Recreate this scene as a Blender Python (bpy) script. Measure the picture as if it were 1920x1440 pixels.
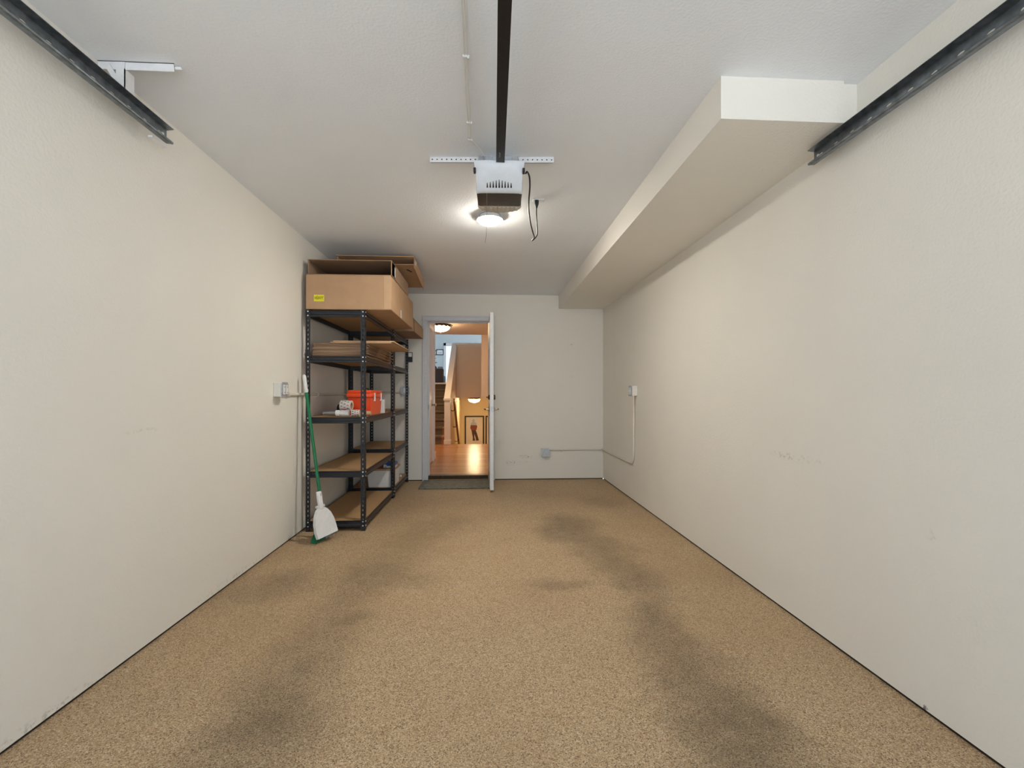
import bpy, bmesh, math, random
from mathutils import Vector, Matrix
random.seed(7)
for o in list(bpy.data.objects): bpy.data.objects.remove(o)
S = bpy.context.scene
C = S.collection
R = math.radians

# ------------------------------------------------------------------ camera, sky, exposure
cam_d = bpy.data.cameras.new('camera'); cam = bpy.data.objects.new('camera', cam_d); C.objects.link(cam)
cam_d.sensor_width = 36.0; cam_d.lens = 16.0; cam_d.shift_y = 0.0094; cam_d.clip_start = 0.05
cam.location = (0, 0, 1.137); cam.rotation_euler = (R(90), 0, -math.atan(48.6 / 853.33))
S.camera = cam
w = bpy.data.worlds.new('overcast_sky'); S.world = w; w.use_nodes = True
bg = w.node_tree.nodes['Background']; bg.inputs[0].default_value = (0.66, 0.83, 1.0, 1); bg.inputs[1].default_value = 1.5
S.view_settings.view_transform = 'Standard'; S.view_settings.look = 'None'
S.view_settings.gamma = 1.0; S.view_settings.use_curve_mapping = False
S.view_settings.exposure = 0.30
sun_d = bpy.data.lights.new('sun', 'SUN'); sun_d.energy = 25.0; sun_d.angle = R(.5); sun_d.color = (.97, .99, 1.0)
sun = bpy.data.objects.new('sun', sun_d); C.objects.link(sun); sun.rotation_euler = (R(-38), 0, R(-14))    # from behind the house, lighting the driveway
LAMP = 225.0        # garage LED disc
HALL = 50.0        # hall dome lamps

# ------------------------------------------------------------------ materials
def srgb(r, g, b):
    f = lambda v: (v / 255 / 12.92) if v / 255 <= 0.04045 else ((v / 255 + 0.055) / 1.055) ** 2.4
    return (f(r), f(g), f(b), 1)

class NT:
    def __init__(s, name):
        m = bpy.data.materials.new(name); m.use_nodes = True
        s.m = m; s.t = m.node_tree; s.n = s.t.nodes; s.p = s.n['Principled BSDF']
        s._pos = None
    def link(s, a, b): s.t.links.new(a, b)
    def pos(s):
        if not s._pos: s._pos = s.n.new('ShaderNodeNewGeometry').outputs['Position']
        return s._pos
    def obj(s): return s.n.new('ShaderNodeTexCoord').outputs['Object']
    def put(s, sock, v):
        if hasattr(v, 'is_output') or isinstance(v, bpy.types.NodeSocket): s.link(v, sock)
        else: sock.default_value = v
    def math(s, op, a, b=None, c=None, clamp=False):
        n = s.n.new('ShaderNodeMath'); n.operation = op; n.use_clamp = clamp
        s.put(n.inputs[0], a)
        if b is not None: s.put(n.inputs[1], b)
        if c is not None: s.put(n.inputs[2], c)
        return n.outputs[0]
    def vec(s, op, a, b):
        n = s.n.new('ShaderNodeVectorMath'); n.operation = op
        s.put(n.inputs[0], a); s.put(n.inputs[1], b)
        return n.outputs['Value'] if op in ('LENGTH', 'DISTANCE', 'DOT_PRODUCT') else n.outputs[0]
    def noise(s, v, scale, detail=3, rough=.5):
        n = s.n.new('ShaderNodeTexNoise'); s.link(v, n.inputs['Vector'])
        n.inputs['Scale'].default_value = scale; n.inputs['Detail'].default_value = detail; n.inputs['Roughness'].default_value = rough
        return n.outputs['Fac']
    def voro(s, v, scale, out='Color'):
        n = s.n.new('ShaderNodeTexVoronoi'); s.link(v, n.inputs['Vector']); n.inputs['Scale'].default_value = scale
        return n.outputs[out]
    def ramp(s, v, stops, interp='LINEAR'):
        n = s.n.new('ShaderNodeValToRGB'); s.link(v, n.inputs[0]); r = n.color_ramp; r.interpolation = interp
        while len(r.elements) < len(stops): r.elements.new(.5)
        for e, (p, c) in zip(r.elements, stops): e.position = p; e.color = c if len(c) == 4 else (*c, 1)
        return n.outputs[0]
    def smooth(s, v, a, b, c=0., d=1.):
        n = s.n.new('ShaderNodeMapRange'); n.interpolation_type = 'SMOOTHSTEP'
        s.put(n.inputs[0], v); n.inputs[1].default_value = a; n.inputs[2].default_value = b; n.inputs[3].default_value = c; n.inputs[4].default_value = d
        return n.outputs[0]
    def mix(s, f, a, b, blend='MIX'):
        n = s.n.new('ShaderNodeMix'); n.data_type = 'RGBA'; n.blend_type = blend
        s.put(n.inputs[0], f); s.put(n.inputs[6], a); s.put(n.inputs[7], b)
        return n.outputs[2]
    def bump(s, hgt, strength=.3, dist=.002):
        n = s.n.new('ShaderNodeBump'); n.inputs['Strength'].default_value = strength; n.inputs['Distance'].default_value = dist
        s.link(hgt, n.inputs['Height']); s.link(n.outputs[0], s.p.inputs['Normal'])
    def base(s, v): s.put(s.p.inputs['Base Color'], v)
    def rough(s, v): s.put(s.p.inputs['Roughness'], v)
    def blob(s, c, r, st=1.0):      # soft ellipsoid patch around a place in the room, for dirt and wear
        d = s.vec('LENGTH', s.vec('DIVIDE', s.vec('SUBTRACT', s.pos(), c), r), (0, 0, 0))
        return s.smooth(d, 1.0, 0.1, 0, st)

def mat(name, col, rough=.5, metal=0., var=.06, scale=40, bump=0., spec=None, emit=None, es=0.):
    t = NT(name); v = t.obj(); n = t.noise(v, scale, 3)
    c = col if len(col) == 4 else (*col, 1)
    lo = tuple(max(0, x * (1 - var * 1.6)) for x in c[:3]) + (1,); hi = tuple(min(1, x * (1 + var)) for x in c[:3]) + (1,)
    t.base(t.ramp(n, [(.3, lo), (.7, hi)])); t.rough(rough); t.p.inputs['Metallic'].default_value = metal
    if bump: t.bump(n, .5, bump)
    if spec is not None: t.p.inputs['Specular IOR Level'].default_value = spec
    if emit: t.p.inputs['Emission Color'].default_value = emit; t.p.inputs['Emission Strength'].default_value = es
    return t.m

WALL = (0.865, 0.827, 0.75, 1)
def wall_mat(name, marks=(), col=WALL):
    t = NT(name); v = t.pos()
    big = t.noise(v, 1.3, 3)
    c = t.ramp(big, [(.3, tuple(x * .965 for x in col[:3])), (.7, col)])
    if marks:
        g = t.noise(v, 55, 4, .7); gm = t.smooth(g, .50, .64)
        tot = None
        for (ctr, r, st) in marks:
            b = t.blob(ctr, r, st); tot = b if tot is None else t.math('MAXIMUM', tot, b)
        c = t.mix(t.math('MULTIPLY', tot, gm), c, (.19, .17, .14, 1))
    t.base(c); t.rough(.62); t.p.inputs['Specular IOR Level'].default_value = .25
    peel = t.noise(v, 95, 2, .45); t.bump(peel, .35, .004)
    return t.m
M = {}
M['wall_l'] = wall_mat('painted_wall_left', [((-1.52, 2.11, .972), (.1, .13, .02), .25), ((-1.52, 1.65, .02), (.1, .5, .035), .35), ((-1.52, 2.9, .03), (.1, .8, .03), .3)])
M['wall_r'] = wall_mat('painted_wall_right', [((1.56, 2.22, .812), (.1, .26, .028), .4), ((1.56, 1.513, .64), (.1, .03, .03), .3), ((1.56, 1.543, .016), (.1, .03, .02), 1.6)])
M['wall_b'] = wall_mat('painted_wall_back', [((.33, 6, .222), (.13, .1, .05), .8), ((.52, 6, .305), (.13, .1, .035), .85), ((.46, 6, .235), (.2, .1, .02), .5),
                       ((1.138, 6, 1.79), (.018, .1, .018), 2), ((1.138, 6, 1.364), (.014, .1, .014), 2), ((1.138, 6, .938), (.014, .1, .014), 2)])
M['ceil'] = wall_mat('painted_ceiling', (), (.885, .905, .93, 1))
M['soffit'] = wall_mat('painted_soffit', (), WALL)
M['gap'] = mat('caulk_and_gap_shade', srgb(46, 36, 24), .9)  # dark brown caulk tone with the shade of the gap painted in

# speckled floor coating with tyre stains
t = NT('speckled_floor_coating'); v = t.pos()
sp = t.n.new('ShaderNodeSeparateColor'); t.link(t.voro(v, 300), sp.inputs[0])
c = t.ramp(sp.outputs[0], [(0, srgb(110, 86, 60)), (.18, srgb(172, 142, 108)), (.5, srgb(198, 168, 130)), (.8, srgb(212, 185, 148)), (1, srgb(232, 214, 184))])
c2 = t.ramp(t.noise(v, 170, 4, .7), [(.35, (.74, .72, .68, 1)), (.65, (1, 1, 1, 1))])
c = t.mix(1.0, c, c2, 'MULTIPLY')
c = t.mix(t.smooth(t.noise(v, 1.1, 3), .4, .75, 0, .3), c, srgb(150, 118, 84))
stains = [(-0.374, 3.956, 0.322, 0.355, 0.55), (-0.569, 3.479, 0.242, 0.374, 0.5), (-0.695, 2.923, 0.287, 0.307, 0.7), (-0.424, 2.785, 0.194, 0.143, 0.45), (-0.757, 2.522, 0.174, 0.26, 0.45), (-0.765, 2.147, 0.197, 0.235, 0.45), (-0.778, 1.837, 0.21, 0.206, 0.6), (-0.751, 1.605, 0.219, 0.156, 0.8), (-1.229, 2.792, 0.239, 0.22, 0.6), (-0.73, 2.344, 0.108, 0.055, 0.5), (0.706, 3.894, 0.253, 0.35, 0.8), (0.557, 3.677, 0.174, 0.254, 0.55), (0.814, 3.462, 0.246, 0.315, 0.7), (0.868, 3.065, 0.219, 0.298, 0.7), (0.931, 2.708, 0.194, 0.232, 0.75), (0.854, 2.282, 0.15, 0.221, 0.8), (0.826, 2.012, 0.193, 0.216, 0.6), (0.835, 1.745, 0.21, 0.196, 0.75), (0.869, 1.538, 0.204, 0.152, 0.95), (0.438, 2.682, 0.222, 0.09, 0.6), (1.228, 4.741, 0.225, 0.283, 0.4), (-0.345, 4.831, 0.45, 0.483, 0.3), (-1.46, 2.627, 0.179, 0.138, 0.3), (.85, 1.2, .24, .4, .95), (-.77, 1.2, .25, .4, .8)]
inv = None
wob = t.n.new('ShaderNodeVectorMath'); wob.operation = 'MULTIPLY_ADD'
nz = t.n.new('ShaderNodeTexNoise'); t.link(v, nz.inputs['Vector']); nz.inputs['Scale'].default_value = 3.5; nz.inputs['Detail'].default_value = 4
t.link(nz.outputs['Color'], wob.inputs[0]); wob.inputs[1].default_value = (.34, .34, 0); t.link(v, wob.inputs[2])
keep = t._pos; t._pos = t.vec('SUBTRACT', wob.outputs[0], (.17, .17, 0))
for (x, y, rx, ry, st) in stains:
    k = t.math('SUBTRACT', 1.0, t.blob((x, y, 0), (rx * 1.5, ry * 1.5, 1), st * .92))
    inv = k if inv is None else t.math('MULTIPLY', inv, k)
t._pos = keep
stain = t.math('SUBTRACT', 1.0, inv)
stain = t.math('MULTIPLY', stain, t.smooth(t.noise(v, 9, 5, .65), .25, .7, .62, 1.0))
c = t.mix(t.math('MULTIPLY', stain, .96), c, t.mix(.30, srgb(58, 47, 36), c, 'MIX'))
t.base(c); t.rough(.55); t.p.inputs['Specular IOR Level'].default_value = .35
t.bump(t.voro(v, 300, 'Distance'), .35, .003)
M['floor'] = t.m

# cardboard
def cardboard(name, col):
    t = NT(name); v = t.obj()
    n = t.noise(v, 9, 4); fib = t.n.new('ShaderNodeTexWave'); t.link(v, fib.inputs[0]); fib.inputs['Scale'].default_value = 60; fib.bands_direction = 'X'
    c = t.ramp(n, [(.3, tuple(x * .90 for x in col[:3])), (.7, col)])
    t.base(c); t.rough(.8); t.p.inputs['Specular IOR Level'].default_value = .2
    t.bump(fib.outputs[1], .08, .001)
    return t.m
M['card'] = cardboard('kraft_cardboard', (.50, .315, .185, 1))
M['card_d'] = cardboard('brown_cardboard', (.36, .235, .150, 1))
M['card_l'] = cardboard('pale_kraft_cardboard', (.56, .37, .22, 1))
# particle board
t = NT('particle_board'); v = t.obj()
t.base(t.ramp(t.noise(v, 260, 3, .7), [(.3, srgb(150, 116, 76)), (.7, srgb(206, 168, 122))])); t.rough(.7)
M['board'] = t.m
M['steel_black'] = mat('black_powder_coat', (.012, .0135, .019), .42, .0, .15, 120)
M['rivet'] = mat('zinc_rivet', (.85, .85, .86), .3, .6, .03)
M['steel'] = mat('galvanised_steel', (.20, .225, .25), .36, .8, .25, 30)
M['zinc'] = mat('zinc_plate', (.52, .55, .60), .4, .45, .12, 60)
M['rail'] = mat('black_rail', (.012, .012, .014), .32, .2, .15)
M['white_metal'] = mat('white_enamel', (.80, .80, .81), .42, 0, .03)
M['white_plastic'] = mat('white_plastic', (.78, .78, .77), .38, 0, .03)
M['lens'] = mat('opener_white_lens', (.70, .73, .77), .4, 0, .02)
M['dark_plastic'] = mat('dark_brown_plastic', (.055, .047, .04), .5, 0, .1)
M['black'] = mat('black_rubber', (.012, .012, .013), .5, 0, .1)
M['frost'] = mat('ribbed_lens', (.52, .48, .41), .35, 0, .05)
M['beige'] = mat('beige_conduit', (.78, .72, .62), .5, 0, .03)
M['box_cream'] = mat('cream_box', (.82, .79, .72), .5, 0, .03)
M['outlet'] = mat('outlet_face', (.80, .80, .78), .4, 0, .02)
M['trimw'] = mat('white_trim_paint', (.70, .70, .72), .4, 0, .03)
M['doorw'] = mat('white_door_paint', (.76, .765, .76), .4, 0, .03)
M['green'] = mat('green_plastic', (.0, .17, .06), .32, 0, .1)
M['bristle'] = mat('green_bristle', (.0, .19, .075), .55, 0, .3, 200)
M['bristle_g'] = mat('grey_bristle', (.35, .37, .36), .6, 0, .3, 200)
M['orange'] = mat('orange_plastic', (.86, .075, .012), .35, 0, .04)
M['bronze'] = mat('bronze', (.09, .06, .035), .35, .8, .2)
M['brass'] = mat('satin_nickel', (.50, .42, .30), .28, .9, .1)
M['mat'] = mat('grey_green_rubber', (.16, .17, .14), .65, 0, .25, 25, .002)
M['led'] = mat('led_diffuser', (.9, .9, .9), .5, 0, 0, emit=(1, .94, .84, 1), es=LAMP)
M['dome'] = mat('frosted_lamp_glass', (.9, .85, .7), .4, 0, 0, emit=(1, .74, .42, 1), es=HALL)
M['yellow_label'] = mat('yellow_label', srgb(232, 220, 40), .5, 0, .02)
M['ink'] = mat('black_ink', (.015, .015, .015), .6, 0, .02)
M['red_ink'] = mat('red_print', (.62, .03, .05), .4, 0, .02)
M['tape_w'] = mat('clear_tape', (.74, .70, .64), .22, 0, .05)
M['blue'] = mat('blue_print', (.02, .13, .42), .4, 0, .05)
M['grey_pl'] = mat('grey_plastic', (.30, .31, .33), .5, 0, .05)
# hall
M['hall_wall'] = wall_mat('hall_wall_paint', (), (.82, .69, .585, 1))
M['hall_yellow'] = wall_mat('stair_wall_paint', (), (.86, .72, .45, 1))
M['blue_wall'] = wall_mat('grey_blue_wall_paint', (), (.55, .61, .62, 1))
M['hall_white'] = mat('hall_white_paint', (.80, .73, .68), .4, 0, .02)
t = NT('glossy_hall_wood'); v = t.pos()
br = t.n.new('ShaderNodeTexBrick'); t.link(v, br.inputs['Vector']); br.inputs['Scale'].default_value = 1.0
br.inputs['Brick Width'].default_value = 1.1; br.inputs['Row Height'].default_value = .085; br.inputs['Mortar Size'].default_value = .0012
br.inputs['Color1'].default_value = (.44, .17, .05, 1); br.inputs['Color2'].default_value = (.56, .25, .08, 1); br.inputs['Mortar'].default_value = (.2, .08, .02, 1)
t.base(br.outputs[0]); t.rough(.27); t.bump(t.noise(v, 14, 2), .1, .002)
M['wood'] = t.m
M['stairwood'] = mat('stair_tread_wood', (.45, .18, .055), .3, 0, .15, 20)
M['carpet'] = mat('brown_stair_carpet', (.18, .13, .09), .95, 0, .3, 300, .003)
M['railwood'] = mat('handrail_wood', (.32, .19, .09), .4, 0, .1)
M['chair'] = mat('dark_brown_upholstery', (.06, .045, .045), .7, 0, .2)
M['leaf'] = mat('leaf_green', (.03, .12, .02), .5, 0, .3)
M['paper'] = mat('picture_paper', (.82, .76, .66), .7, 0, .03)
M['paper_b'] = mat('pale_print_ground', (.78, .80, .82), .7, 0, .03)
M['art_blue'] = mat('print_pale_blue', (.50, .55, .66), .7, 0, .05)
M['art_red'] = mat('print_rust', (.30, .09, .06), .7, 0, .2)
M['art_brown'] = mat('print_brown', (.10, .05, .045), .7, 0, .2)
M['frame'] = mat('dark_picture_frame', (.035, .018, .01), .4, 0, .1)
M['concrete'] = mat('driveway_concrete', (.56, .56, .56), .85, 0, .1, 6)
gl = NT('window_glass'); gl.p.inputs['Transmission Weight'].default_value = 1; gl.p.inputs['Roughness'].default_value = 0; gl.p.inputs['IOR'].default_value = 1.02
M['glass'] = gl.m

# ------------------------------------------------------------------ mesh helpers
def box(bm, lo, hi, bev=0, seg=2, mi=0):
    x0, y0, z0 = lo; x1, y1, z1 = hi
    vs = [bm.verts.new(p) for p in ((x0, y0, z0), (x1, y0, z0), (x1, y1, z0), (x0, y1, z0), (x0, y0, z1), (x1, y0, z1), (x1, y1, z1), (x0, y1, z1))]
    fs = [bm.faces.new([vs[i] for i in q]) for q in ((3, 2, 1, 0), (4, 5, 6, 7), (0, 1, 5, 4), (1, 2, 6, 5), (2, 3, 7, 6), (3, 0, 4, 7))]
    if bev:
        es = list({e for f in fs for e in f.edges})
        bmesh.ops.bevel(bm, geom=es, offset=bev, segments=seg, affect='EDGES', profile=.5)
    return vs
def prism(bm, pts, d):           # pts: 3-D polygon, d: extrusion vector
    d = Vector(d); a = [bm.verts.new(p) for p in pts]; b = [bm.verts.new(Vector(p) + d) for p in pts]
    n = len(a)
    bm.faces.new(a[::-1]); bm.faces.new(b)
    for i in range(n): bm.faces.new((a[i], a[(i + 1) % n], b[(i + 1) % n], b[i]))
def tube(bm, pts, r, n=8):
    pts = [Vector(p) for p in pts]; rs = r if isinstance(r, (list, tuple)) else [r] * len(pts)
    rings = []; up = None
    for i, p in enumerate(pts):
        d = (pts[min(i + 1, len(pts) - 1)] - pts[max(i - 1, 0)]).normalized()
        if up is None:
            up = Vector((0, 0, 1)) if abs(d.z) < .9 else Vector((1, 0, 0))
        up = (up - d * up.dot(d)).normalized(); sd = d.cross(up)
        rings.append([bm.verts.new(p + (up * math.cos(2 * math.pi * k / n) + sd * math.sin(2 * math.pi * k / n)) * rs[i]) for k in range(n)])
    for a, b in zip(rings, rings[1:]):
        for k in range(n): bm.faces.new((a[k], a[(k + 1) % n], b[(k + 1) % n], b[k]))
    bm.faces.new(rings[0][::-1]); bm.faces.new(rings[-1])
def curve(pts, k=6):             # Catmull-Rom through points
    P = [Vector(p) for p in pts]; P = [P[0] * 2 - P[1]] + P + [P[-1] * 2 - P[-2]]; out = []
    for i in range(1, len(P) - 2):
        for j in range(k):
            s = j / k; a, b, c, d = P[i - 1], P[i], P[i + 1], P[i + 2]
            out.append(.5 * ((2 * b) + (c - a) * s + (2 * a - 5 * b + 4 * c - d) * s * s + (3 * b - a - 3 * c + d) * s ** 3))
    return out + [P[-2]]
def lathe(bm, prof, n=24, o=(0, 0, 0), axis='Z'):
    o = Vector(o); rings = []
    def P(r, h, a):
        u, v = r * math.cos(a), r * math.sin(a)
        return o + (Vector((u, v, h)) if axis == 'Z' else Vector((h, u, v)) if axis == 'X' else Vector((u, h, v)))
    for r, h in prof:
        rings.append([bm.verts.new(P(max(r, 1e-5), h, 2 * math.pi * k / n)) for k in range(n)])
    for a, b in zip(rings, rings[1:]):
        for k in range(n): bm.faces.new((a[k], a[(k + 1) % n], b[(k + 1) % n], b[k]))
    bm.faces.new(rings[0][::-1]); bm.faces.new(rings[-1])
def perf(bm, L, W, T, n, hw, hh, fn, end=.5):
    """plate along u (length L, n cells), across v (width W), thickness T, an eight-sided hole in each cell; fn maps (u,v,w) to 3-D"""
    cell = L / n
    for i in range(n):
        cu = (i + .5) * cell; a, b = cell / 2, W / 2
        outer = [(-a, -b), (0, -b), (a, -b), (a, 0), (a, b), (0, b), (-a, b), (-a, 0)]
        q = .7
        hole = [(-hw * q, -hh * q), (0, -hh), (hw * q, -hh * q), (hw, 0), (hw * q, hh * q), (0, hh), (-hw * q, hh * q), (-hw, 0)]
        V = {}
        for wi, wv in ((0, 0), (1, T)):
            V['o', wi] = [bm.verts.new(fn(cu + p, q2 + b, wv)) for p, q2 in outer]
            V['h', wi] = [bm.verts.new(fn(cu + p, q2 + b, wv)) for p, q2 in hole]
        for k in range(8):
            j = (k + 1) % 8
            bm.faces.new((V['o', 0][k], V['o', 0][j], V['h', 0][j], V['h', 0][k]))
            bm.faces.new((V['o', 1][j], V['o', 1][k], V['h', 1][k], V['h', 1][j]))
            bm.faces.new((V['h', 0][k], V['h', 0][j], V['h', 1][j], V['h', 1][k]))
            if k not in (2, 3, 6, 7) or (i == 0 and k in (6, 7)) or (i == n - 1 and k in (2, 3)):
                bm.faces.new((V['o', 0][j], V['o', 0][k], V['o', 1][k], V['o', 1][j]))
def mesh(name, bm, m, smooth=None):
    bmesh.ops.remove_doubles(bm, verts=bm.verts, dist=1e-6)
    bmesh.ops.recalc_face_normals(bm, faces=bm.faces)
    me = bpy.data.meshes.new(name); bm.to_mesh(me); bm.free()
    for x in (m if isinstance(m, (list, tuple)) else [m]): me.materials.append(M[x])
    if smooth is not None:
        for p in me.polygons: p.use_smooth = True
        me.set_sharp_from_angle(angle=R(smooth))
    return me
def obj(name, me, parent=None, loc=(0, 0, 0), rot=(0, 0, 0)):
    o = bpy.data.objects.new(name, me); C.objects.link(o); o.location = loc; o.rotation_euler = rot
    if parent: o.parent = parent
    return o
def part(name, m, parent, fn, smooth=None, loc=(0, 0, 0), rot=(0, 0, 0), label=None, stuff=False):
    bm = bmesh.new(); fn(bm); o = obj(name, mesh(name, bm, m, smooth), parent, loc, rot)
    if label: o['label'] = label
    if stuff: o['kind'] = 'stuff'
    return o
def tag(o, label, cat, group=None):
    o['label'] = label; o['category'] = cat
    if group: o['group'] = group
    return o
def thing(name, label, cat, loc=(0, 0, 0), rot=(0, 0, 0), group=None):
    return tag(obj(name, None, None, loc, rot), label, cat, group)
def struct(name, m, fn, label=None, smooth=None):
    o = part(name, m, None, fn, smooth); o['kind'] = 'structure'
    if label: o['label'] = label
    return o
def struct_root(name, label, loc=(0, 0, 0)):
    o = obj(name, None, None, loc); o['kind'] = 'structure'; o['label'] = label
    return o

# ------------------------------------------------------------------ garage shell
XL, XR, YB, YF, ZC = -1.52, 1.56, 6.0, -0.9, 2.44
DX0, DX1, DZ = -.756, .040, 2.085
G = .012
struct('floor', 'floor', lambda b: box(b, (XL - .15, YF, -.15), (XR + .15, YB + .02, 0)), 'tan speckled garage floor with dark tyre stains')
struct('ceiling', 'ceil', lambda b: box(b, (XL - .15, YF, ZC), (XR + .15, YB + .14, ZC + .15)), 'pale painted garage ceiling')
struct('wall_left', 'wall_l', lambda b: box(b, (XL - .12, YF, G), (XL, YB, ZC)), 'long cream wall on the left')
struct('wall_right', 'wall_r', lambda b: box(b, (XR, YF, G), (XR + .12, YB, ZC)), 'long cream wall on the right')
def wb(b):
    box(b, (XL, YB, G), (DX0 - .02, YB + .14, ZC)); box(b, (DX1 + .02, YB, G), (XR, YB + .14, ZC)); box(b, (DX0 - .02, YB, DZ + .02), (DX1 + .02, YB + .14, ZC))
struct('wall_back', 'wall_b', wb, 'cream end wall with the open house door')
struct('gap_strip_left', 'gap', lambda b: box(b, (XL - .1, YF, 0), (XL - .006, YB, G)), 'dark caulk and painted shade under the left wall')  # thin strips under the walls, gap shade put into their colour
struct('gap_strip_right', 'gap', lambda b: box(b, (XR + .006, YF, 0), (XR + .1, YB, G)), 'dark caulk and painted shade under the right wall')
def bbk(b):
    box(b, (XL, YB + .006, 0), (DX0 - .02, YB + .1, G)); box(b, (DX1 + .02, YB + .006, 0), (XR, YB + .1, G))
struct('gap_strip_back', 'gap', bbk, 'dark caulk and painted shade under the end wall')
# boxed-in duct along the right ceiling corner
struct('trim_1', 'soffit', lambda b: box(b, (.962, 1.815, 2.265), (1.49, YB, ZC)), 'long boxed-in soffit along the ceiling above the right wall')
struct('trim_2', 'soffit', lambda b: box(b, (1.489, 1.832, 2.2655), (XR, YB, ZC)), 'narrow recessed filler beside the soffit')
struct('floor_driveway', 'concrete', lambda b: box(b, (-14, -16, -.16), (14, YF, -.015)), 'concrete driveway outside the open garage')

# ------------------------------------------------------------------ house door, frame and leaf
d1 = struct_root('door_1', 'open white house door with casing in the end wall', (DX1, YB, 0))
def rel(fn, o): return lambda b: (fn(b), bmesh.ops.translate(b, verts=b.verts, vec=-Vector(o)))
O1 = (DX1, YB, 0)
def casing(b, x0, x1, z0, z1):
    box(b, (x0, YB - .017, z0), (x1, YB, z1), .003, 1)
part('door_casing', 'trimw', d1, rel(lambda b: (casing(b, DX0 - .074, DX0 - .006, 0, DZ + .006), box(b, (DX0 - .074, YB - .024, 0), (DX0 - .054, YB - .016, DZ + .06), .003, 1)), O1))
part('door_casing', 'trimw', d1, rel(lambda b: (casing(b, DX1 + .006, DX1 + .074, 0, DZ + .006), box(b, (DX1 + .054, YB - .024, 0), (DX1 + .074, YB - .016, DZ + .06), .003, 1)), O1))
part('door_casing', 'trimw', d1, rel(lambda b: (casing(b, DX0 - .074, DX1 + .074, DZ + .0065, DZ + .074), box(b, (DX0 - .074, YB - .024, DZ + .054), (DX1 + .074, YB - .016, DZ + .074), .003, 1)), O1))
part('door_jamb', 'trimw', d1, rel(lambda b: (box(b, (DX0 - .02, YB, 0), (DX0, YB + .14, DZ + .02)), box(b, (DX0, YB + .05, .06), (DX0 + .012, YB + .085, DZ))), O1))
part('door_jamb', 'trimw', d1, rel(lambda b: (box(b, (DX1, YB, 0), (DX1 + .02, YB + .14, DZ + .02)), box(b, (DX1 - .012, YB + .05, .06), (DX1, YB + .085, DZ))), O1))
part('door_jamb', 'trimw', d1, rel(lambda b: (box(b, (DX0, YB, DZ), (DX1, YB + .14, DZ + .02)), box(b, (DX0, YB + .05, DZ - .012), (DX1, YB + .085, DZ))), O1))
part('threshold', 'bronze', d1, rel(lambda b: (box(b, (DX0, YB + .01, .02), (DX1, YB + .14, .062), .006, 1), box(b, (DX0, YB - .006, .018), (DX1, YB + .012, .032), .004, 1)), O1), label='dark metal threshold')
part('sill', 'board', d1, rel(lambda b: box(b, (DX0, YB - .012, 0), (DX1, YB + .1, .018)), O1))
part('strike_plate', 'bronze', d1, rel(lambda b: box(b, (DX0 - .001, YB + .012, .93), (DX0 + .002, YB + .04, .99)), O1))
leafrot = (0, 0, R(-90 + 1.15))      # opened into the garage
leaf = part('door_leaf', 'doorw', d1, lambda b: box(b, (-.022, -.79, .03), (.022, 0, 2.07), .002, 1), loc=(DX1 - .031, 0, 0), rot=(0, 0, R(1.15)))
for (y0, y1) in ((-.70, -.43), (-.36, -.09)):
    for (z0, z1) in ((.22, .86), (1.02, 1.55), (1.66, 1.95)):
        part('door_panel', 'doorw', leaf, lambda b: box(b, (-.026, y0, z0), (.026, y1, z1), .0035, 1))
part('latch_plate', 'zinc', leaf, lambda b: (box(b, (-.013, -.7925, .925), (.013, -.79, .99)), box(b, (-.006, -.80, .945), (.006, -.79, .968))))
def lever(b):
    for s in (-1, 1):
        lathe(b, [(.026, s * .022), (.030, s * .024), (.028, s * .032), (.012, s * .036), (.011, s * .066)], 20, (0, -.725, .955), 'X')
        tube(b, curve([(s * .066, -.730, .955), (s * .076, -.72, .956), (s * .078, -.67, .957), (s * .074, -.615, .953)], 4), [.010] * 12 + [.007], 10)
part('lever_handle', 'brass', leaf, lever, 40)
def bolt(b):
    lathe(b, [(.029, -.022), (.031, -.026), (.026, -.036), (.02, -.038)], 20, (0, -.725, 1.095), 'X'); box(b, (-.062, -.733, 1.088), (-.036, -.717, 1.102), .003, 1)
    lathe(b, [(.029, .022), (.031, .026), (.028, .040), (.018, .044)], 20, (0, -.725, 1.095), 'X')
part('deadbolt', 'bronze', leaf, bolt, 40)
part('deadbolt_plate', 'white_metal', leaf, lambda b: (box(b, (-.013, -.792, 1.065), (.013, -.79, 1.125)), box(b, (-.007, -.797, 1.085), (.007, -.79, 1.105))))
for z in (.28, 1.05, 1.83): part('hinge', 'brass', leaf, lambda b: tube(b, [(.022, .004, z - .05), (.022, .004, z + .05)], .007, 10))

def matfn(b):
    box(b, (-.446, -.265, 0), (.446, .265, .010), .004, 1); 
    for (x0, x1, y0, y1) in ((-.446, .446, -.265, -.225), (-.446, .446, .225, .265), (-.446, -.405, -.225, .225), (.405, .446, -.225, .225)): box(b, (x0, y0, .008), (x1, y1, .0125), .0015, 1)
tag(part('door_mat', 'mat', None, matfn, loc=(-.36, 5.715, 0), rot=(0, 0, R(.5))), 'grey-green rubber mat lying before the house door', 'mat')

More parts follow.
